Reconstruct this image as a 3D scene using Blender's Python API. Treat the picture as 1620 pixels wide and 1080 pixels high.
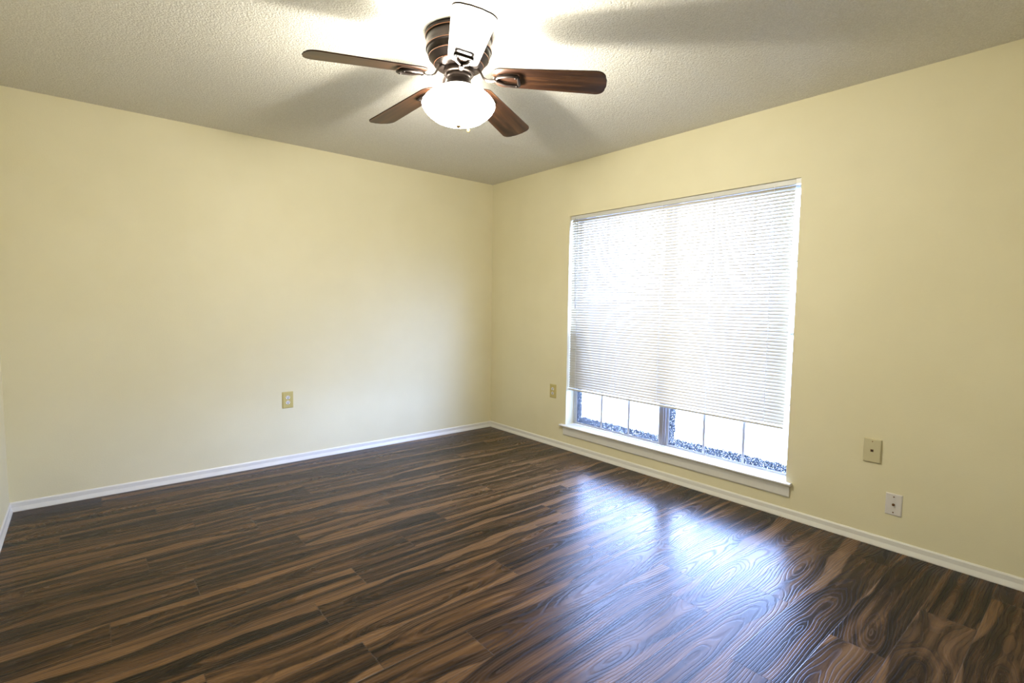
import bpy, bmesh, math, random
from mathutils import Vector, Matrix

for o in list(bpy.data.objects):
    bpy.data.objects.remove(o, do_unlink=True)
SC = bpy.context.scene
COL = SC.collection
PI = math.pi

# ------------------------------------------------------------------ camera
F_PX, YAW, PITCH, ROLL = 810.882, 0.699621771, 0.0711069, 0.0129159
CAM = Vector((-3.19884, -4.12601, 1.24990))
H = 2.44                 # ceiling height
XL, YF = -3.5595, -4.45  # left wall, wall behind the camera


def camera():
    cy, sy, cp, sp = math.cos(YAW), math.sin(YAW), math.cos(PITCH), math.sin(PITCH)
    f = Vector((sy * cp, cy * cp, -sp))
    r = Vector((cy, -sy, 0))
    u = r.cross(f)
    r2 = r * math.cos(ROLL) + u * math.sin(ROLL)
    u2 = u * math.cos(ROLL) - r * math.sin(ROLL)
    cd = bpy.data.cameras.new('camera')
    cd.sensor_width = 36.0
    cd.lens = F_PX * 36.0 / 1620.0
    cd.clip_start = 0.02
    c = bpy.data.objects.new('camera', cd)
    COL.objects.link(c)
    m = Matrix((r2, u2, -f)).transposed().to_4x4()
    m.translation = CAM
    c.matrix_world = m
    SC.camera = c


camera()

# ------------------------------------------------------------------ light and exposure
SKY_COLOR = (0.37, 0.515, 1.0)
SKY_STRENGTH = 27.0
GLARE_SIDE = 3.2            # second bright sky lobe, added on the other side to lift the floor glare
SUN_SIDE = 2.5              # how much brighter the sky is towards the sun
LAMP_COLOR = (1.0, 0.945, 0.81)
BULB_WATTS = 90.0
BOWL_EMISSION = 98.0

SC.view_settings.view_transform = 'Standard'
SC.view_settings.look = 'None'
SC.view_settings.exposure = 0.16
SC.view_settings.gamma = 1.0
SC.view_settings.use_curve_mapping = False
SC.cycles.max_bounces = 10
SC.cycles.diffuse_bounces = 6
SC.cycles.glossy_bounces = 4
SC.cycles.transparent_max_bounces = 16
SC.cycles.sample_clamp_indirect = 12.0
SC.cycles.caustics_reflective = False
SC.cycles.caustics_refractive = False

w = bpy.data.worlds.new('sky')
SC.world = w
w.use_nodes = True
bg = w.node_tree.nodes['Background']
bg.inputs[0].default_value = (*SKY_COLOR, 1)
# bright hazy sky, brightest low down on the sun's side
nt = w.node_tree
geo = nt.nodes.new('ShaderNodeTexCoord')
prev = None
for d_, lo_, hi_, gain in (((0.56, -0.80, 0.20), 0.87, 0.985, SUN_SIDE), ((0.58, 0.80, 0.10), 0.76, 0.985, GLARE_SIDE)):
    dot = nt.nodes.new('ShaderNodeVectorMath'); dot.operation = 'DOT_PRODUCT'
    dot.inputs[1].default_value = Vector(d_).normalized()
    nt.links.new(geo.outputs['Generated'], dot.inputs[0])
    mr = nt.nodes.new('ShaderNodeMapRange'); mr.interpolation_type = 'SMOOTHSTEP'
    mr.inputs[1].default_value, mr.inputs[2].default_value = lo_, hi_
    mr.inputs[3].default_value, mr.inputs[4].default_value = 1.0, gain
    nt.links.new(dot.outputs['Value'], mr.inputs[0])
    mul = nt.nodes.new('ShaderNodeMath'); mul.operation = 'MULTIPLY'
    nt.links.new(mr.outputs[0], mul.inputs[0])
    if prev is None:
        mul.inputs[1].default_value = SKY_STRENGTH
    else:
        nt.links.new(prev, mul.inputs[1])
    prev = mul.outputs[0]
nt.links.new(prev, bg.inputs[1])

# portal: only guides the sampling of the sky through the window opening
WY0, WY1, WZ0, WZ1 = -1.064, -2.889, 0.205, 2.004   # window opening in the right wall
ld = bpy.data.lights.new('window_portal', 'AREA')
ld.shape = 'RECTANGLE'
ld.size, ld.size_y = 1.80, 1.82
ld.cycles.is_portal = True
lo = bpy.data.objects.new('window_portal', ld)
lo.location = (0.20, (WY0 + WY1) / 2, (WZ0 + WZ1) / 2)
lo.rotation_euler = (0, PI / 2, 0)
COL.objects.link(lo)


# ------------------------------------------------------------------ node helpers
class NT:
    def __init__(self, name):
        self.m = bpy.data.materials.new(name)
        self.m.use_nodes = True
        self.t = self.m.node_tree
        self.t.nodes.clear()
        self.out = self.t.nodes.new('ShaderNodeOutputMaterial')

    def n(self, typ, ins=None, **kw):
        nd = self.t.nodes.new('ShaderNode' + typ)
        for k, v in kw.items():
            setattr(nd, k, v)
        for k, v in (ins or {}).items():
            self.put(nd.inputs[k], v)
        return nd

    def put(self, sock, v):
        if isinstance(v, bpy.types.NodeSocket):
            self.t.links.new(v, sock)
        elif v is not None:
            if hasattr(sock.default_value, '__len__') and isinstance(v, (tuple, list)) and len(v) == 3 and len(sock.default_value) == 4:
                v = (*v, 1)
            sock.default_value = v

    def math(self, op, a, b=None, c=None, clamp=False):
        nd = self.t.nodes.new('ShaderNodeMath')
        nd.operation = op
        nd.use_clamp = clamp
        for i, v in enumerate((a, b, c)):
            if v is not None:
                self.put(nd.inputs[i], v)
        return nd.outputs[0]

    def ss(self, lo_, hi_, v):          # smoothstep
        nd = self.n('MapRange', {0: v, 1: lo_, 2: hi_, 3: 0.0, 4: 1.0}, interpolation_type='SMOOTHSTEP')
        return nd.outputs[0]

    def xyz(self, x, y, z):
        return self.n('CombineXYZ', {0: x, 1: y, 2: z}).outputs[0]

    def noise(self, vec, scale, detail=2.0, rough=0.5, dist=0.0):
        return self.n('TexNoise', {'Vector': vec, 'Scale': scale, 'Detail': detail, 'Roughness': rough, 'Distortion': dist}).outputs[0]

    def mix(self, f, a, b, blend='MIX'):
        nd = self.t.nodes.new('ShaderNodeMix')
        nd.data_type = 'RGBA'
        nd.blend_type = blend
        self.put(nd.inputs[0], f)
        self.put(nd.inputs[6], a)
        self.put(nd.inputs[7], b)
        return nd.outputs[2]

    def ramp(self, v, stops):
        nd = self.n('ValToRGB', {0: v})
        e = nd.color_ramp.elements
        while len(e) < len(stops):
            e.new(0.5)
        for el, (p, c) in zip(e, stops):
            el.position = p
            el.color = (*c, 1)
        return nd.outputs[0]

    def bsdf(self, **kw):
        nd = self.n('BsdfPrincipled')
        for k, v in kw.items():
            self.put(nd.inputs[k.replace('_', ' ')], v)
        return nd

    def bump(self, h, strength, dist):
        return self.n('Bump', {'Height': h, 'Strength': strength, 'Distance': dist}).outputs[0]

    def done(self, shader):
        self.t.links.new(shader, self.out.inputs[0])
        return self.m


def plain(name, color, rough=0.5, metal=0.0, spec=0.5, bump=None):
    t = NT(name)
    b = t.bsdf(Base_Color=color, Roughness=rough, Metallic=metal, Specular_IOR_Level=spec)
    if bump:
        co = t.n('TexCoord').outputs['Object']
        t.put(b.inputs['Normal'], t.bump(t.noise(co, bump[0], 3.0), bump[1], bump[2]))
    return t.done(b.outputs[0])


# ------------------------------------------------------------------ materials
def mat_wall():
    t = NT('wall_paint')
    co = t.n('TexCoord').outputs['Object']
    n1 = t.noise(co, 130.0, 3.0, 0.6)
    n2 = t.noise(co, 1.6, 3.0, 0.6)
    c = t.mix(t.ss(0.35, 0.68, n2), (0.71, 0.660, 0.455), (0.735, 0.685, 0.48))
    b = t.bsdf(Base_Color=c, Roughness=0.55, Specular_IOR_Level=0.3)
    t.put(b.inputs['Normal'], t.bump(n1, 0.25, 0.002))
    return t.done(b.outputs[0])


def mat_ceiling():
    t = NT('popcorn_ceiling')
    co = t.n('TexCoord').outputs['Object']
    v = t.n('TexVoronoi', {'Vector': co, 'Scale': 125.0, 'Randomness': 1.0}, feature='SMOOTH_F1')
    t.put(v.inputs['Smoothness'], 0.6)
    n1 = t.noise(co, 165.0, 4.0, 0.65)
    n2 = t.noise(co, 55.0, 2.0, 0.5)
    h = t.math('ADD', t.math('MULTIPLY', t.math('SUBTRACT', 0.6, v.outputs[0]), 0.8), t.math('ADD', n1, t.math('MULTIPLY', n2, 0.6)))
    c = t.mix(t.ss(0.3, 0.75, n1), (0.62, 0.595, 0.53), (0.78, 0.76, 0.69))
    b = t.bsdf(Base_Color=c, Roughness=0.9, Specular_IOR_Level=0.1)
    t.put(b.inputs['Normal'], t.bump(h, 0.8, 0.004))
    return t.done(b.outputs[0])


PLANK_W, PLANK_L = 0.18, 1.24


def mat_floor():
    t = NT('walnut_laminate')
    uv = t.n('UVMap', uv_map='plank_uv').outputs[0]
    sx = t.n('SeparateXYZ', {0: uv})
    u, v = sx.outputs[0], sx.outputs[1]                # metres along / across the plank
    seed = t.n('Attribute', attribute_name='seed').outputs['Fac']
    us = t.math('ADD', u, t.math('MULTIPLY', seed, 17.0))
    s5 = t.math('MULTIPLY', seed, 53.0)
    vn = t.math('DIVIDE', v, PLANK_W)

    def nz(ku, kv, detail=2.0, rough=0.5, off=0.0):
        return t.noise(t.xyz(t.math('MULTIPLY', us, ku), t.math('MULTIPLY', v, kv), t.math('ADD', s5, off)), 1.0, detail, rough)

    fine = nz(6.0, 300.0, 3.0, 0.6)
    streak = nz(1.1, 30.0, 3.0, 0.55, 3.0)
    warp = t.math('MULTIPLY', t.math('SUBTRACT', nz(2.0, 20.0, 3.0, 0.5, 7.0), 0.5), 0.024)
    # plain-sawn log: rings are cylinders round a pith line that wanders below the board
    pith = t.math('ADD', PLANK_W * 0.5, t.math('MULTIPLY', t.math('SUBTRACT', nz(0.9, 0.0, 1.0, 0.5, 11.0), 0.5), 0.22))
    deep = t.math('MULTIPLY', t.math('SUBTRACT', nz(1.1, 0.0, 2.0, 0.5, 17.0), 0.42), 0.34)
    dv_ = t.math('SUBTRACT', v, pith)
    R = t.math('ADD', t.math('SQRT', t.math('ADD', t.math('MULTIPLY', dv_, dv_), t.math('MULTIPLY', deep, deep))), warp)
    ring = t.math('FRACT', t.math('MULTIPLY', R, 92.0))
    line = t.math('SUBTRACT', 1.0, t.ss(0.0, 0.24, t.math('ABSOLUTE', t.math('SUBTRACT', ring, 0.5))))
    heart = t.noise(t.xyz(t.math('MULTIPLY', R, 42.0), s5, t.math('MULTIPLY', us, 0.5)), 1.0, 2.0, 0.55)
    tone = t.math('ADD', t.math('MULTIPLY', heart, 0.45), t.math('ADD', t.math('MULTIPLY', streak, 0.60), t.math('MULTIPLY', fine, 0.16)))
    tone = t.math('ADD', tone, t.math('MULTIPLY', t.math('SUBTRACT', seed, 0.5), 0.08))
    c = t.ramp(tone, [(0.42, (0.0048, 0.0030, 0.0022)), (0.52, (0.0145, 0.0080, 0.0044)), (0.59, (0.040, 0.0205, 0.0090)),
                      (0.68, (0.092, 0.047, 0.0190)), (0.80, (0.150, 0.081, 0.034))])
    # pale sapwood along one long edge, its border wandering
    wav = t.noise(t.xyz(t.math('MULTIPLY', us, 1.6), s5, 0.0), 1.0, 2.0, 0.5)
    flip = t.math('GREATER_THAN', t.math('FRACT', t.math('MULTIPLY', seed, 7.31)), 0.30)
    ve = t.math('ADD', t.math('MULTIPLY', flip, vn), t.math('MULTIPLY', t.math('SUBTRACT', 1.0, flip), t.math('SUBTRACT', 1.0, vn)))
    amt = t.math('FRACT', t.math('MULTIPLY', seed, 3.77))
    edge = t.math('ADD', ve, t.math('ADD', t.math('MULTIPLY', t.math('SUBTRACT', wav, 0.5), 1.05), t.math('MULTIPLY', t.math('SUBTRACT', amt, 0.5), 0.26)))
    edge = t.math('ADD', edge, t.math('MULTIPLY', warp, 1.5))
    sap = t.math('MULTIPLY', t.ss(0.82, 0.90, edge), t.ss(0.25, 0.5, nz(1.3, 40.0, 2.0, 0.5, 31.0)))
    sapc = t.mix(t.ss(0.3, 0.7, fine), (0.098, 0.050, 0.0205), (0.185, 0.100, 0.042))
    c = t.mix(t.math('MULTIPLY', sap, 0.9), c, sapc)
    rim = t.math('MULTIPLY', t.ss(0.50, 0.80, edge), t.math('SUBTRACT', 1.0, t.ss(0.82, 0.86, edge)))
    c = t.mix(t.math('MULTIPLY', rim, 0.65), c, (0.0069, 0.0041, 0.0029))
    lw = t.math('MULTIPLY', line, t.ss(0.40, 0.60, nz(2.5, 12.0, 2.0, 0.5, 23.0)))
    c = t.mix(t.math('MULTIPLY', lw, 0.42), c, (0.0059, 0.0035, 0.0023))
    # plank seams
    dv = t.math('MINIMUM', v, t.math('SUBTRACT', PLANK_W, v))
    du = t.math('MINIMUM', u, t.math('SUBTRACT', PLANK_L, u))
    seam = t.math('SUBTRACT', 1.0, t.ss(0.0008, 0.0022, t.math('MINIMUM', du, dv)))
    c = t.mix(t.math('MULTIPLY', seam, 0.8), c, (0.055, 0.038, 0.026))
    hgt = t.math('ADD', t.math('MULTIPLY', line, -0.8), t.math('ADD', t.math('MULTIPLY', fine, 0.30), t.math('MULTIPLY', seam, -1.6)))
    rough = t.math('ADD', 0.26, t.math('MULTIPLY', line, 0.14))
    b = t.bsdf(Base_Color=c, Roughness=rough, Specular_IOR_Level=0.165)
    t.put(b.inputs['Normal'], t.bump(hgt, 0.32, 0.0012))
    return t.done(b.outputs[0])


def mat_blade():
    t = NT('walnut_fan_blade')
    co = t.n('TexCoord').outputs['Object']
    sx = t.n('SeparateXYZ', {0: co})
    p = t.xyz(t.math('MULTIPLY', sx.outputs[0], 2.2), t.math('MULTIPLY', sx.outputs[1], 34.0), t.math('MULTIPLY', sx.outputs[2], 5.0))
    n1 = t.noise(p, 1.0, 4.0, 0.6)
    n2 = t.noise(p, 5.0, 3.0, 0.6)
    c = t.ramp(t.math('ADD', t.math('MULTIPLY', n1, 0.8), t.math('MULTIPLY', n2, 0.2)),
               [(0.32, (0.007, 0.0030, 0.0021)), (0.50, (0.020, 0.0080, 0.0038)), (0.70, (0.064, 0.028, 0.010))])
    b = t.bsdf(Base_Color=c, Roughness=0.34, Specular_IOR_Level=0.35)
    return t.done(b.outputs[0])


def mat_glass_pane():
    t = NT('window_glass')
    uv = t.n('UVMap', uv_map='pane_uv').outputs[0]
    sx = t.n('SeparateXYZ', {0: uv})
    a, h = sx.outputs[0], sx.outputs[1]        # metres from the left edge / from the bottom edge of the pane
    co = t.n('TexCoord').outputs['Object']
    n1 = t.noise(co, 38.0, 4.0, 0.65)
    n2 = t.noise(co, 150.0, 3.0, 0.7)
    wob = t.math('MULTIPLY', t.math('SUBTRACT', n1, 0.5), 0.045)
    d = t.math('ADD', t.math('MINIMUM', h, t.math('ADD', a, 0.004)), wob)
    band = t.math('SUBTRACT', 1.0, t.ss(0.030, 0.072, d))
    grime = t.math('MULTIPLY', t.math('GREATER_THAN', band, t.math('MULTIPLY', n2, 0.95)), t.math('LESS_THAN', n2, 0.63))
    fres = t.n('Fresnel', {'IOR': 1.5}).outputs[0]
    clear = t.n('MixShader', {0: t.math('MULTIPLY', fres, 0.7), 1: t.n('BsdfTransparent', {0: (0.96, 0.98, 0.97)}).outputs[0],
                              2: t.n('BsdfGlossy', {0: (1, 1, 1), 1: 0.02}).outputs[0]}).outputs[0]
    n3 = t.noise(co, 95.0, 4.0, 0.7)
    dc = t.ramp(n3, [(0.32, (0.003, 0.0045, 0.006)), (0.50, (0.014, 0.016, 0.017)), (0.64, (0.075, 0.078, 0.075))])
    dirt = t.n('MixShader', {0: 0.5, 1: t.n('BsdfDiffuse', {0: (0.05, 0.06, 0.07)}).outputs[0],
                             2: t.n('BsdfTranslucent', {0: dc}).outputs[0]}).outputs[0]
    return t.done(t.n('MixShader', {0: grime, 1: clear, 2: dirt}).outputs[0])


def mat_slat():
    t = NT('vinyl_slat')
    b = t.bsdf(Base_Color=(0.68, 0.63, 0.53), Roughness=0.45, Specular_IOR_Level=0.4)
    tr = t.n('BsdfTranslucent', {0: (0.86, 0.84, 0.80)}).outputs[0]
    return t.done(t.n('MixShader', {0: 0.05, 1: b.outputs[0], 2: tr}).outputs[0])


def mat_bowl():
    # frosted lamp glass: part of the bulb's light passes straight, the rest is scattered in the glass and glows
    t = NT('lit_frosted_glass')
    e = t.n('Emission', {0: LAMP_COLOR, 1: BOWL_EMISSION}).outputs[0]
    tr = t.n('BsdfTransparent', {0: (1, 1, 1)}).outputs[0]
    return t.done(t.n('MixShader', {0: 0.5, 1: tr, 2: e}).outputs[0])


def mat_bronze():
    t = NT('oil_rubbed_bronze')
    co = t.n('TexCoord').outputs['Object']
    n1 = t.noise(co, 9.0, 3.0, 0.6)
    c = t.mix(t.ss(0.35, 0.7, n1), (0.020, 0.016, 0.0145), (0.038, 0.026, 0.021))
    b = t.bsdf(Base_Color=c, Roughness=0.30, Metallic=0.75)
    return t.done(b.outputs[0])


M = dict(
    wall=mat_wall(), ceiling=mat_ceiling(), floor=mat_floor(), blade=mat_blade(), pane=mat_glass_pane(),
    slat=mat_slat(), bowl=mat_bowl(), bronze=mat_bronze(),
    copper=plain('copper_edge', (0.36, 0.17, 0.10), 0.3, 0.9),
    trim=plain('white_trim_paint', (0.72, 0.71, 0.67), 0.38, bump=(60.0, 0.08, 0.001)),
    alu=plain('mill_aluminium', (0.55, 0.56, 0.58), 0.35, 0.6),
    alu_dark=plain('grey_mullion', (0.36, 0.35, 0.36), 0.4, 0.5),
    ivory=plain('ivory_plate', (0.50, 0.42, 0.16), 0.35),
    ivory_pale=plain('pale_ivory_plate', (0.56, 0.51, 0.32), 0.38),
    white_plate=plain('white_plate', (0.66, 0.63, 0.60), 0.35),
    recept=plain('white_receptacle', (0.74, 0.73, 0.74), 0.35),
    dark=plain('dark_slot', (0.02, 0.018, 0.018), 0.6),
    rust=plain('brass_connector', (0.20, 0.10, 0.045), 0.35, 0.8),
    blindmetal=plain('white_enamel', (0.60, 0.60, 0.57), 0.4),
    cord=plain('white_cord', (0.82, 0.81, 0.78), 0.7),
    wand=plain('clear_grey_acrylic', (0.42, 0.42, 0.42), 0.25),
    patio=plain('patio_concrete', (0.62, 0.61, 0.58), 0.9, bump=(20.0, 0.2, 0.01)),
    gold=plain('antique_brass', (0.16, 0.11, 0.05), 0.4, 0.7),
)


# ------------------------------------------------------------------ geometry helpers
def box(bm, x0, x1, y0, y1, z0, z1):
    if x0 > x1: x0, x1 = x1, x0
    if y0 > y1: y0, y1 = y1, y0
    if z0 > z1: z0, z1 = z1, z0
    vs = [bm.verts.new((x, y, z)) for z in (z0, z1) for y in (y0, y1) for x in (x0, x1)]
    for f in ((0, 2, 3, 1), (4, 5, 7, 6), (0, 1, 5, 4), (2, 6, 7, 3), (0, 4, 6, 2), (1, 3, 7, 5)):
        bm.faces.new([vs[i] for i in f])
    return vs


def obj(name, bm, mat, parent=None, loc=(0, 0, 0), rot=(0, 0, 0), smooth=None, bevel=None):
    bmesh.ops.recalc_face_normals(bm, faces=bm.faces[:])
    me = bpy.data.meshes.new(name)
    bm.to_mesh(me)
    bm.free()
    for m in (mat if isinstance(mat, (list, tuple)) else [mat]):
        me.materials.append(m)
    o = bpy.data.objects.new(name, me)
    COL.objects.link(o)
    o.location = loc
    o.rotation_euler = rot
    if parent:
        o.parent = parent
    if bevel:
        md = o.modifiers.new('bevel', 'BEVEL')
        md.width, md.segments, md.limit_method = bevel, 2, 'ANGLE'
    if smooth is not None:
        for p in me.polygons:
            p.use_smooth = True
        try:
            me.set_sharp_from_angle(angle=math.radians(smooth))
        except Exception:
            pass
    return o


def empty(name, loc):
    o = bpy.data.objects.new(name, None)
    o.empty_display_size = 0.1
    o.location = loc
    COL.objects.link(o)
    return o


def tag(o, label, cat, group=None):
    o['label'] = label
    o['category'] = cat
    if group:
        o['group'] = group
    return o


def struct(o):
    o['kind'] = 'structure'
    return o


def lathe(bm, prof, n=64, cx=0.0, cy=0.0):
    rings = []
    for r, z in prof:
        if r < 1e-5:
            rings.append([bm.verts.new((cx, cy, z))])
        else:
            rings.append([bm.verts.new((cx + r * math.cos(2 * PI * i / n), cy + r * math.sin(2 * PI * i / n), z)) for i in range(n)])
    for a, b in zip(rings, rings[1:]):
        for i in range(n):
            j = (i + 1) % n
            if len(a) == 1 and len(b) == 1:
                continue
            if len(a) == 1:
                bm.faces.new((a[0], b[i], b[j]))
            elif len(b) == 1:
                bm.faces.new((a[i], b[0], a[j]))
            else:
                bm.faces.new((a[i], b[i], b[j], a[j]))
    return rings


def tube(bm, pts, rad, n=8, flat=1.0, closed=False, up=Vector((0, 0, 1))):
    pts = [Vector(p) for p in pts]
    rs = rad if isinstance(rad, (list, tuple)) else [rad] * len(pts)
    rings = []
    N = len(pts)
    for k, p in enumerate(pts):
        if closed:
            d = pts[(k + 1) % N] - pts[k - 1]
        else:
            d = pts[min(k + 1, N - 1)] - pts[max(k - 1, 0)]
        d.normalize()
        s = d.cross(up)
        if s.length < 1e-4:
            s = d.cross(Vector((1, 0, 0)))
        s.normalize()
        q = s.cross(d)
        rings.append([bm.verts.new(p + s * rs[k] * math.cos(2 * PI * i / n) + q * rs[k] * flat * math.sin(2 * PI * i / n)) for i in range(n)])
    for k in range(N if closed else N - 1):
        a, b = rings[k], rings[(k + 1) % N]
        for i in range(n):
            bm.faces.new((a[i], a[(i + 1) % n], b[(i + 1) % n], b[i]))
    if not closed:
        bm.faces.new(rings[0])
        bm.faces.new(rings[-1])


def prism(bm, prof, p0, p1, out, m0=0.0, m1=0.0):
    """extrude profile [(d, z)] from p0 to p1; d is measured along `out`; m0/m1 mitre the ends (+1 shortens by d)"""
    p0, p1, out = Vector(p0), Vector(p1), Vector(out)
    d = (p1 - p0).normalized()
    A = [bm.verts.new(p0 + out * x + Vector((0, 0, z)) + d * (x * m0)) for x, z in prof]
    B = [bm.verts.new(p1 + out * x + Vector((0, 0, z)) - d * (x * m1)) for x, z in prof]
    n = len(prof)
    for i in range(n):
        j = (i + 1) % n
        bm.faces.new((A[i], A[j], B[j], B[i]))
    bm.faces.new(A)
    bm.faces.new(B[::-1])


# ------------------------------------------------------------------ setting: floor, walls, ceiling
T = 0.15
# end joints of the planks, per row (row 0 lies along the back wall), as seen in the photo
JOINT = {0: -3.141, 1: -1.238, 2: -2.895, 3: -2.085, 4: -1.513, 5: -1.247, 6: -1.758, 7: -2.351, 8: -1.611, 9: -1.916,
         10: -1.022, 11: -1.257, 12: -0.445, 13: -1.206, 14: -0.87, 15: -1.073, 16: -1.269, 17: -0.933, 18: -1.466, 19: -1.03,
         20: -0.55, 21: -0.2, 22: -0.9, 23: -1.1, 24: -0.6, 25: -0.3}


def build_floor():
    rnd = random.Random(11)
    bm = bmesh.new()
    uvl = bm.loops.layers.uv.new('plank_uv')
    sl = bm.faces.layers.float.new('seed')
    x_lo, x_hi, y_lo, y_hi = XL - T, T, YF - T, T
    k = -2
    while True:
        yt = -0.050 - 0.1803 * (k)
        yb = yt - 0.1803
        if yt < y_lo:
            break
        j = JOINT.get(k, -0.7 - 0.31 * (k % 4))
        x = j - PLANK_L * 6
        while x < x_hi:
            seed = rnd.random()
            xa, xb = max(x, x_lo), min(x + PLANK_L, x_hi)
            ya, yb2 = max(yb, y_lo), min(yt, y_hi)
            if xb - xa > 1e-4 and yb2 - ya > 1e-4:
                f = bm.faces.new([bm.verts.new(p) for p in ((xa, ya, 0), (xb, ya, 0), (xb, yb2, 0), (xa, yb2, 0))])
                f[sl] = seed
                for lp in f.loops:
                    c = lp.vert.co
                    lp[uvl].uv = (c.x - x, (c.y - yb) * PLANK_W / 0.1803)
            x += PLANK_L
        k += 1
    # slab below
    a = [bm.verts.new(p) for p in ((x_lo, y_lo, 0), (x_hi, y_lo, 0), (x_hi, y_hi, 0), (x_lo, y_hi, 0))]
    b = [bm.verts.new((v.co.x, v.co.y, -0.1)) for v in a]
    for i in range(4):
        bm.faces.new((a[i], b[i], b[(i + 1) % 4], a[(i + 1) % 4]))
    bm.faces.new(b)
    me = bpy.data.meshes.new('floor')
    bm.normal_update()
    bm.to_mesh(me)
    bm.free()
    me.materials.append(M['floor'])
    o = bpy.data.objects.new('floor', me)
    COL.objects.link(o)
    struct(o)


build_floor()

bm = bmesh.new(); box(bm, XL - T, T, YF - T, T, H, H + 0.1); struct(obj('ceiling', bm, M['ceiling']))
bm = bmesh.new(); box(bm, XL, 0, 0, T, 0, H); struct(obj('wall_back', bm, M['wall']))
bm = bmesh.new(); box(bm, XL - T, XL, YF - T, T, 0, H); struct(obj('wall_left', bm, M['wall']))
bm = bmesh.new(); box(bm, XL, 0, YF - T, YF, 0, H); struct(obj('wall_front', bm, M['wall']))


def wall_with_opening():
    bm = bmesh.new()
    ys = [T, WY0, WY1, YF - T]
    zs = [0, WZ0, WZ1, H]
    g = {}
    for s, x in enumerate((0.0, T)):
        for i, y in enumerate(ys):
            for j, z in enumerate(zs):
                g[s, i, j] = bm.verts.new((x, y, z))
    for s in (0, 1):
        for i in range(3):
            for j in range(3):
                if (i, j) != (1, 1):
                    bm.faces.new((g[s, i, j], g[s, i + 1, j], g[s, i + 1, j + 1], g[s, i, j + 1]))
    hole = [(1, 1), (2, 1), (2, 2), (1, 2)]
    for a, b in zip(hole, hole[1:] + hole[:1]):
        bm.faces.new((g[0, a[0], a[1]], g[0, b[0], b[1]], g[1, b[0], b[1]], g[1, a[0], a[1]]))
    rim = [(0, 0), (1, 0), (2, 0), (3, 0), (3, 1), (3, 2), (3, 3), (2, 3), (1, 3), (0, 3), (0, 2), (0, 1)]
    for a, b in zip(rim, rim[1:] + rim[:1]):
        bm.faces.new((g[0, a[0], a[1]], g[0, b[0], b[1]], g[1, b[0], b[1]], g[1, a[0], a[1]]))
    struct(obj('wall_right', bm, M['wall']))


wall_with_opening()

BASE = [(0, 0), (0.0150, 0), (0.0150, 0.006), (0.0080, 0.027), (0.0078, 0.049), (0.0040, 0.0565), (0, 0.0565)]
bm = bmesh.new(); prism(bm, BASE, (XL, 0, 0), (0, 0, 0), (0, -1, 0), 1, 1); struct(obj('baseboard_back', bm, M['trim']))
bm = bmesh.new(); prism(bm, BASE, (0, 0, 0), (0, YF, 0), (-1, 0, 0), 1, 1); struct(obj('baseboard_right', bm, M['trim']))
bm = bmesh.new(); prism(bm, BASE, (XL, YF, 0), (XL, 0, 0), (1, 0, 0), 1, 1); struct(obj('baseboard_left', bm, M['trim']))
bm = bmesh.new(); prism(bm, BASE, (0, YF, 0), (XL, YF, 0), (0, 1, 0), 1, 1); struct(obj('baseboard_front', bm, M['trim']))

# paved ground outside the window
bm = bmesh.new(); box(bm, T + 0.001, 14, -12, 10, -0.25, -0.15)
struct(obj('ground', bm, M['patio']))


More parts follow.
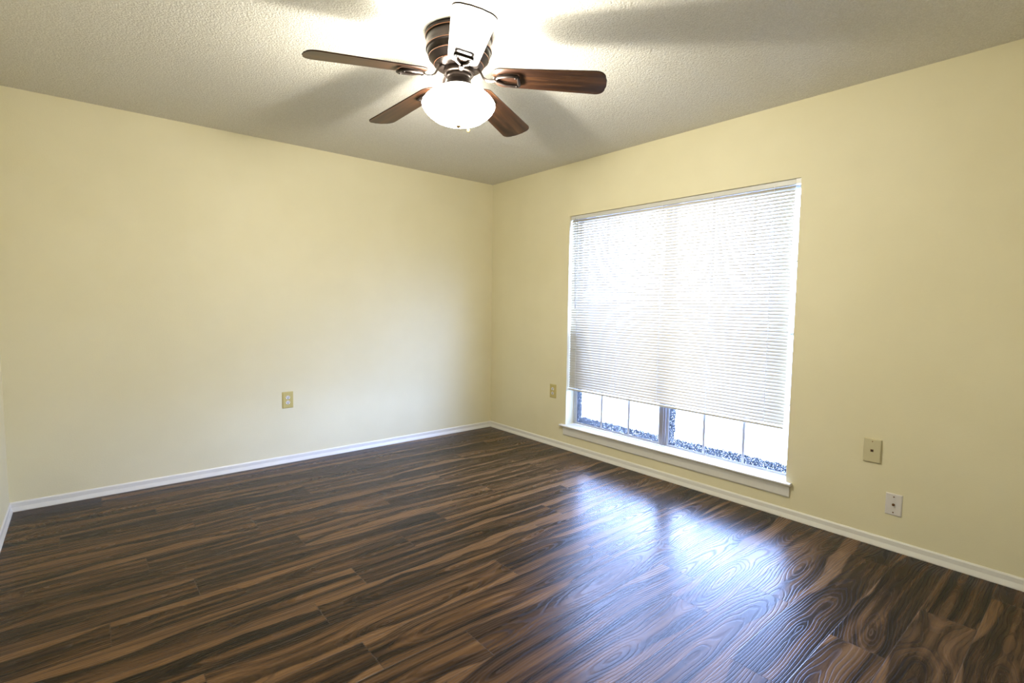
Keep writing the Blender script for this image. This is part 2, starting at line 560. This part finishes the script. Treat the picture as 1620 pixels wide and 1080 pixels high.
# ------------------------------------------------------------------ window
def build_window():
    win = struct(empty('window_1', (0.12, (WY0 + WY1) / 2, WZ0)))
    inv = Matrix.Translation(win.location).inverted()

    def part(name, bm, mat, parent=win, **kw):
        bmesh.ops.transform(bm, matrix=inv if parent is win else Matrix.Translation(-win.location), verts=bm.verts[:])
        return obj(name, bm, mat, parent, **kw)

    x0, x1 = 0.095, 0.148
    fw = 0.016
    bm = bmesh.new()                                   # outer frame
    box(bm, x0, x1, WY0, WY0 - fw, WZ0 + 0.012, WZ1)
    box(bm, x0, x1, WY1, WY1 + fw, WZ0 + 0.012, WZ1)
    box(bm, x0, x1, WY0 - fw, WY1 + fw, WZ1 - fw, WZ1)
    box(bm, x0, x1, WY0 - fw, WY1 + fw, WZ0 + 0.012, WZ0 + 0.018)
    part('window_frame', bm, M['alu'], bevel=0.002)
    mb = (-1.949, -1.998)
    bm = bmesh.new()
    box(bm, 0.086, x1, mb[0], mb[1], WZ0 + 0.0181, WZ1 - fw - 0.0001)
    box(bm, 0.080, 0.0862, mb[0] - 0.015, mb[1] + 0.015, WZ0 + 0.0181, WZ1 - fw - 0.0001)
    part('mullion', bm, M['alu_dark'], bevel=0.0015)
    zb, zm, zt = WZ0 + 0.0185, 1.105, WZ1 - fw - 0.0005
    sr = 0.018
    for ya, yb in ((WY0 - fw - 0.0005, mb[0] + 0.0005), (mb[1] - 0.0005, WY1 + fw + 0.0005)):
        for z0, z1, xs in ((zb, zm, 0.100), (zm - 0.02, zt, 0.124)):
            br = 0.010 if z0 == zb else sr
            bm = bmesh.new()
            box(bm, xs, xs + 0.020, ya, ya - sr, z0, z1)
            box(bm, xs, xs + 0.020, yb + sr, yb, z0, z1)
            box(bm, xs, xs + 0.020, ya - sr, yb + sr, z0, z0 + br)
            box(bm, xs, xs + 0.020, ya - sr, yb + sr, z1 - sr, z1)
            s = part('sash', bm, M['alu'], bevel=0.0015)
            bm = bmesh.new()
            uvl = bm.loops.layers.uv.new('pane_uv')
            xp = xs + 0.012
            pa, pb, pz0, pz1 = ya - sr, yb + sr, z0 + br, z1 - sr
            f = bm.faces.new([bm.verts.new(p) for p in ((xp, pa, pz0), (xp, pb, pz0), (xp, pb, pz1), (xp, pa, pz1))])
            for lp in f.loops:
                lp[uvl].uv = (pa - lp.vert.co.y + (0 if z0 == zb else 1), lp.vert.co.z - pz0 + (0 if z0 == zb else 1))
            part('glass_pane', bm, M['pane'], s)
            for k in (1, 2):
                ym = pa + (pb - pa) * k / 3
                bm = bmesh.new()
                box(bm, xs + 0.002, xs + 0.010, ym - 0.009, ym + 0.009, pz0, pz1)
                part('muntin', bm, M['alu'], s, bevel=0.001)
            bm = bmesh.new()
            zc = (pz0 + pz1) / 2
            box(bm, xs + 0.0025, xs + 0.0095, pa, pb, zc - 0.006, zc + 0.006)
            part('muntin', bm, M['alu'], s, bevel=0.001)
    # painted wooden sill board with a moulded apron below
    bm = bmesh.new()
    st = [(-0.094, 0.0), (0.030, 0.0), (0.034, -0.004), (0.035, -0.009), (0.033, -0.014), (0.028, -0.018), (-0.0, -0.018)]
    # board inside the opening
    box(bm, 0.0, 0.0945, WY0 - 0.0005, WY1 + 0.0005, WZ0, WZ0 + 0.0115)
    nose = [(0.0, 0.0115), (0.026, 0.0115), (0.032, 0.009), (0.034, 0.004), (0.032, -0.002), (0.026, -0.005), (0.0, -0.005)]
    prism(bm, nose, (0, -1.010, WZ0), (0, -2.925, WZ0), (-1, 0, 0))
    part('window_sill', bm, M['trim'], smooth=35)
    bm = bmesh.new()
    apron = [(0.0, -0.0055), (0.022, -0.0055), (0.020, -0.016), (0.014, -0.026), (0.012, -0.040), (0.012, -0.070), (0.008, -0.078), (0.0, -0.078)]
    prism(bm, apron, (0, -1.045, WZ0), (0, -2.915, WZ0), (-1, 0, 0))
    part('sill_apron', bm, M['trim'], smooth=25)


build_window()


# ------------------------------------------------------------------ venetian blind
def build_blind():
    root = tag(empty('window_blind', (0.030, -1.96, 1.975)), 'white horizontal mini blind lowered over most of the bright window, slats open', 'blind')
    off = Matrix.Translation(-root.location)

    def part(name, bm, mat, **kw):
        bmesh.ops.transform(bm, matrix=off, verts=bm.verts[:])
        return obj(name, bm, mat, root, **kw)

    XB = 0.030
    ya, yb = -1.072, -2.852
    bm = bmesh.new(); box(bm, XB - 0.014, XB + 0.014, WY0 - 0.003, -2.856, 1.972, 2.003)
    part('headrail', bm, M['blindmetal'], bevel=0.003)
    bm = bmesh.new(); box(bm, XB - 0.018, XB + 0.018, -2.8562, WY1 + 0.002, 1.972, 2.0035)
    part('mounting_bracket', bm, M['trim'], bevel=0.002)
    z_top, z_bot = 1.961, 0.556
    n = 69
    bm = bmesh.new()
    tilt = math.radians(54)
    for i in range(n):
        z = z_top + (z_bot - z_top) * i / (n - 1)
        rows = []
        for k in range(5):
            s = -0.0125 + 0.025 * k / 4
            hgt = 0.0020 * (1 - (s / 0.0125) ** 2)
            x = XB + s * math.cos(tilt) - hgt * math.sin(tilt)
            zz = z + s * math.sin(tilt) + hgt * math.cos(tilt)
            rows.append((bm.verts.new((x, ya, zz)), bm.verts.new((x, yb, zz))))
        for (a, b), (c, d) in zip(rows, rows[1:]):
            bm.faces.new((a, b, d, c))
    s = part('slats', bm, M['slat'], smooth=60)
    md = s.modifiers.new('thickness', 'SOLIDIFY')
    md.thickness = 0.0006
    bm = bmesh.new(); box(bm, XB - 0.013, XB + 0.013, ya, yb, 0.522, 0.538)
    part('bottom_rail', bm, M['blindmetal'], bevel=0.004)
    for y in (-1.150, -1.575, -1.960, -2.345, -2.735):
        bm = bmesh.new()
        for x in (XB - 0.0145, XB + 0.0145):
            box(bm, x - 0.0007, x + 0.0007, y - 0.0014, y + 0.0014, 0.538, 1.978)
        for i in range(0, n):
            z = z_top + (z_bot - z_top) * i / (n - 1) - 0.0012
            box(bm, XB - 0.0138, XB + 0.0138, y - 0.0004, y + 0.0004, z - 0.0018, z - 0.0012)
        part('ladder_cord', bm, M['cord'])
    bm = bmesh.new()
    tube(bm, [(0.008, -1.118, 1.985), (0.006, -1.120, 1.955), (0.0, -1.140, 1.50), (-0.004, -1.152, 1.22)], 0.0028, 8, up=Vector((0, 1, 0)))
    part('tilt_wand', bm, M['wand'], smooth=60)


build_blind()


# ------------------------------------------------------------------ ceiling fan with light
FX, FY = -1.867, -2.151


def build_fan():
    root = tag(empty('ceiling_fan', (FX, FY, H)), 'bronze five-blade ceiling fan with walnut blades and a lit white glass bowl', 'ceiling fan')
    zr = lambda pr: [(r, z - H) for r, z in pr]

    bm = bmesh.new()
    lathe(bm, zr([(0.0, 2.4395), (0.147, 2.4395), (0.149, 2.436), (0.149, 2.424), (0.145, 2.420), (0.142, 2.416), (0.144, 2.400), (0.146, 2.385),
                  (0.145, 2.378), (0.147, 2.374), (0.146, 2.368), (0.141, 2.364), (0.139, 2.352), (0.133, 2.342), (0.134, 2.337), (0.130, 2.332),
                  (0.122, 2.326), (0.116, 2.316), (0.110, 2.311), (0.109, 2.306), (0.100, 2.300), (0.088, 2.294), (0.0, 2.294)]))
    obj('motor_housing', bm, M['bronze'], root, smooth=40)
    bm = bmesh.new()
    for r, z in ((0.1485, 2.421), (0.1465, 2.371), (0.1335, 2.3375), (0.110, 2.3085)):
        tube(bm, [(r * math.cos(2 * PI * i / 64), r * math.sin(2 * PI * i / 64), z - H) for i in range(64)], 0.0012, 6, closed=True)
    obj('trim_ring', bm, M['copper'], root, smooth=60)
    bm = bmesh.new()
    lathe(bm, zr([(0.0, 2.2935), (0.066, 2.2935), (0.068, 2.289), (0.068, 2.272), (0.064, 2.268), (0.0, 2.268)]))
    obj('flywheel', bm, M['bronze'], root, smooth=40)
    bm = bmesh.new()
    lathe(bm, zr([(0.0, 2.2675), (0.052, 2.2675), (0.056, 2.264), (0.056, 2.258), (0.051, 2.255), (0.050, 2.246), (0.054, 2.241), (0.055, 2.236),
                  (0.060, 2.228), (0.070, 2.219), (0.079, 2.214), (0.080, 2.211), (0.0, 2.211)]))
    obj('light_fitter', bm, M['bronze'], root, smooth=40)
    bm = bmesh.new()
    lathe(bm, zr([(0.066, 2.2105), (0.080, 2.206), (0.104, 2.198), (0.128, 2.184), (0.148, 2.166), (0.160, 2.150), (0.1635, 2.140), (0.162, 2.131),
                  (0.152, 2.114), (0.134, 2.095), (0.108, 2.076), (0.075, 2.063), (0.040, 2.056), (0.0, 2.053)]), 72)
    bowl = obj('glass_bowl', bm, M['bowl'], root, smooth=80)
    bowl['label'] = 'glowing frosted white glass bowl'
    bm = bmesh.new()
    lathe(bm, zr([(0.0, 2.0525), (0.010, 2.0525), (0.012, 2.048), (0.009, 2.044), (0.005, 2.041), (0.0, 2.040)]), 24)
    obj('finial', bm, M['gold'], root, smooth=50)

    # pull chain over the far shoulder of the bowl
    ux, uy = 0.765 * 0.030 + 0.644 * 0.166, -0.644 * 0.030 + 0.765 * 0.166
    L = math.hypot(ux, uy)
    ux, uy = ux / L, uy / L
    prof = [(0.082, 2.2155), (0.108, 2.202), (0.133, 2.187), (0.153, 2.169), (0.166, 2.152), (0.169, 2.140), (0.169, 2.12), (0.169, 2.102)]
    bm = bmesh.new()
    for (r0, z0), (r1, z1) in zip(prof, prof[1:]):
        m = max(1, int(math.hypot(r1 - r0, z1 - z0) / 0.0045))
        for i in range(m):
            r, z = r0 + (r1 - r0) * i / m, z0 + (z1 - z0) * i / m
            bmesh.ops.create_icosphere(bm, subdivisions=1, radius=0.0018, matrix=Matrix.Translation((ux * r, uy * r, z - H)))
    pc = obj('pull_chain', bm, M['gold'], root, smooth=80)
    bm = bmesh.new()
    lathe(bm, zr([(0.0, 2.102), (0.003, 2.101), (0.0075, 2.091), (0.0085, 2.084), (0.006, 2.077), (0.0, 2.075)]), 16, ux * 0.169, uy * 0.169)
    obj('chain_knob', bm, M['gold'], pc, smooth=70)

    # blade: local x radial, y across; built once, linked five times
    R0, R1 = 0.155, 0.656

    def half(x):
        t = (x - 0.25) / 0.35
        return (0.1325 + (0.157 - 0.1325) * t) / 2

    outline = []
    up, cr, tr = [], 0.045, 0.042
    for i in range(9):                                   # root corner
        a = PI / 2 * i / 8
        up.append((R0 + cr - cr * math.cos(a), half(R0 + cr) - cr + cr * math.sin(a)))
    for i in range(1, 10):
        x = R0 + cr + (R1 - tr - R0 - cr) * i / 10
        up.append((x, half(x)))
    for i in range(9):                                   # tip corner, end slightly bowed
        a = PI / 2 * i / 8
        up.append((R1 - tr - 0.006 + tr * math.sin(a), half(R1 - tr) - tr + tr * math.cos(a)))
    up.append((R1 - 0.001, 0.020))
    outline = up + [(x, -y) for x, y in reversed(up)]
    bm = bmesh.new()
    th = 0.0055
    A = [bm.verts.new((x, y, th / 2)) for x, y in outline]
    B = [bm.verts.new((x, y, -th / 2)) for x, y in outline]
    bm.faces.new(A); bm.faces.new(B[::-1])
    for i in range(len(A)):
        j = (i + 1) % len(A)
        bm.faces.new((A[i], B[i], B[j], A[j]))
    blade0 = obj('blade', bm, M['blade'], root, bevel=0.0012)

    # blade arm, local frame: x radial, z up, relative to the blade frame origin on the axis
    bm = bmesh.new()
    zb = -0.011                                           # underside of the blade
    stem = [(0.060, 0, 0.036), (0.080, 0, 0.034), (0.098, 0, 0.018), (0.113, 0, -0.006), (0.130, 0, -0.018), (0.150, 0, -0.020), (0.168, 0, -0.016)]
    tube(bm, stem, [0.011, 0.010, 0.009, 0.009, 0.010, 0.011, 0.012], 10, 0.55)
    loop = []
    x_a, x_b, hw, c = 0.165, 0.272, 0.034, 0.010
    for (px_, py_) in ((x_a, 0.0), (x_a + 0.018, 0.018), (x_a + 0.045, 0.029), (x_b - 0.03, hw), (x_b - c * 0.4, hw), (x_b, hw - c * 0.6)):
        loop.append((px_, py_))
    loop = loop + [(x, -y) for x, y in reversed(loop[1:])]
    tube(bm, [(x, y, -0.0135 + (0.003 if x < 0.2 else 0)) for x, y in loop], 0.0074, 8, 1.0, closed=True)
    arm0 = obj('blade_arm', bm, M['bronze'], root, smooth=50)
    screws0 = []
    for sx_, sy_ in ((0.262, 0.028), (0.262, -0.028), (0.172, 0.0)):
        bm = bmesh.new()
        bmesh.ops.create_uvsphere(bm, u_segments=10, v_segments=6, radius=0.005,
                                  matrix=Matrix.Translation((sx_, sy_, -0.0205)) @ Matrix.Diagonal((1, 1, 0.5, 1)))
        screws0.append(obj('screw', bm, M['bronze'], arm0, smooth=80))

    phi = math.radians(24.856)
    pit, droop = -0.199, -0.0924
    for k in range(5):
        a = phi + k * 2 * PI / 5
        z0 = 2.2322 - droop * -0.4 + 0.0                    # height on the axis of the sloping blade plane
        z0 = 2.2322 + 0.4 * 0.0924
        rot = Matrix.Rotation(a, 4, 'Z') @ Matrix.Rotation(math.atan(0.0924), 4, 'Y') @ Matrix.Rotation(pit, 4, 'X')
        mw = Matrix.Translation((0, 0, z0 - H)) @ rot
        rot2 = Matrix.Rotation(a, 4, 'Z') @ Matrix.Rotation(math.atan(0.0924), 4, 'Y') @ Matrix.Rotation(pit, 4, 'X')
        if k == 0:
            bl, ar = blade0, arm0
        else:
            bl = blade0.copy(); COL.objects.link(bl); bl.parent = root
            ar = arm0.copy(); COL.objects.link(ar); ar.parent = root
            for s0 in screws0:
                sc_ = s0.copy(); COL.objects.link(sc_); sc_.parent = ar
        bl.matrix_local = mw
        ar.matrix_local = Matrix.Translation((0, 0, z0 - H)) @ rot2

    # the bulbs inside the bowl
    l = bpy.data.lights.new('bulb', 'POINT')
    l.energy = BULB_WATTS
    l.color = LAMP_COLOR
    l.shadow_soft_size = 0.035
    lo_ = bpy.data.objects.new('bulb', l)
    COL.objects.link(lo_)
    lo_.parent = root
    lo_.location = (0, 0, 2.098 - H)


build_fan()


# ------------------------------------------------------------------ wall plates
def frame_on(wall, along, z):
    """matrix whose x runs along the wall, y out into the room, z up"""
    if wall == 'back':
        return Matrix.Translation((along, 0, z)) @ Matrix.Rotation(PI, 4, 'Z')
    return Matrix.Translation((0, along, z)) @ Matrix.Rotation(PI / 2, 4, 'Z')


def plate_mesh(w_, h_, d_, slope=0.006):
    bm = bmesh.new()
    a, b = w_ / 2, h_ / 2
    lv = [(0.0, 0.0), (d_ * 0.45, 0.0), (d_, slope)]
    rings = []
    for y, s in lv:
        rings.append([bm.verts.new((x, y, z)) for x, z in ((-a + s, -b + s), (a - s, -b + s), (a - s, b - s), (-a + s, b - s))])
    for p, q in zip(rings, rings[1:]):
        for i in range(4):
            bm.faces.new((p[i], p[(i + 1) % 4], q[(i + 1) % 4], q[i]))
    bm.faces.new(rings[-1]); bm.faces.new(rings[0])
    return bm


def disc(bm, cx, cz, y0, y1, r, n=16, sq=1.0):
    A = [bm.verts.new((cx + r * math.cos(2 * PI * i / n), y0, cz + r * sq * math.sin(2 * PI * i / n))) for i in range(n)]
    B = [bm.verts.new((v.co.x, y1, v.co.z)) for v in A]
    bm.faces.new(B)
    for i in range(n):
        bm.faces.new((A[i], A[(i + 1) % n], B[(i + 1) % n], B[i]))


def outlet(wall, along, z, w_, h_, label):
    root = tag(empty('power_outlet', (0, 0, 0)), label, 'outlet', 'ivory power outlets')
    root.matrix_world = frame_on(wall, along, z)
    d = 0.006
    obj('cover_plate', plate_mesh(w_, h_, d), M['ivory'], root, bevel=0.0008)
    for s in (1, -1):
        bm = bmesh.new()
        disc(bm, 0, s * 0.0195, d * 0.5, d + 0.0018, 0.0155, 20, 0.9)
        r = obj('receptacle', bm, M['recept'], root, smooth=40)
        r['label'] = 'white receptacle face'
        bm = bmesh.new()
        y0, y1 = d + 0.0012, d + 0.0023
        box(bm, -0.0090, -0.0042, y0, y1, s * 0.0195 - 0.002, s * 0.0195 + 0.008)
        box(bm, 0.0045, 0.0085, y0, y1, s * 0.0195 - 0.001, s * 0.0195 + 0.007)
        disc(bm, 0, s * 0.0195 - 0.008, y0, y1, 0.0040, 12)
        obj('slots', bm, M['dark'], r)
    bm = bmesh.new(); disc(bm, 0, 0, d * 0.5, d + 0.001, 0.003, 12)
    obj('screw', bm, M['ivory'], root)


outlet('back', -1.993, 0.4935, 0.082, 0.128, 'ivory duplex power outlet low on the plain back wall, left of the corner')
outlet('right', -0.903, 0.491, 0.080, 0.122, 'ivory duplex power outlet between the room corner and the window')

# thick pale ivory telephone plate
pr = tag(empty('phone_jack', (0, 0, 0)), 'thick pale ivory telephone jack plate on the wall right of the window', 'wall jack')
pr.matrix_world = frame_on('right', -3.3155, 0.504)
obj('cover_plate', plate_mesh(0.080, 0.126, 0.012, 0.003), M['ivory_pale'], pr, bevel=0.0012)
bm = bmesh.new(); box(bm, -0.007, 0.007, 0.010, 0.0128, -0.006, 0.007)
pj = obj('jack_socket', bm, M['rust'], pr)
bm = bmesh.new(); box(bm, -0.004, 0.003, 0.012, 0.0133, -0.004, 0.004); obj('jack_hole', bm, M['dark'], pj)
bm = bmesh.new(); disc(bm, 0, 0.049, 0.010, 0.0126, 0.0028, 12); obj('screw', bm, M['rust'], pr)

# white coaxial cable plate
cr = tag(empty('cable_jack', (0, 0, 0)), 'small white cable jack plate with a metal connector, just above the baseboard', 'wall jack')
cr.matrix_world = frame_on('right', -3.4225, 0.242)
obj('cover_plate', plate_mesh(0.072, 0.115, 0.006, 0.004), M['white_plate'], cr, bevel=0.0008)
bm = bmesh.new(); disc(bm, 0, 0, 0.004, 0.0085, 0.0070, 6); disc(bm, 0, 0, 0.0085, 0.016, 0.0045, 14)
obj('coax_connector', bm, M['rust'], cr, smooth=30)
for z in (0.041, -0.041):
    bm = bmesh.new(); disc(bm, 0, z, 0.004, 0.0072, 0.0034, 12); obj('screw', bm, M['rust'], cr)
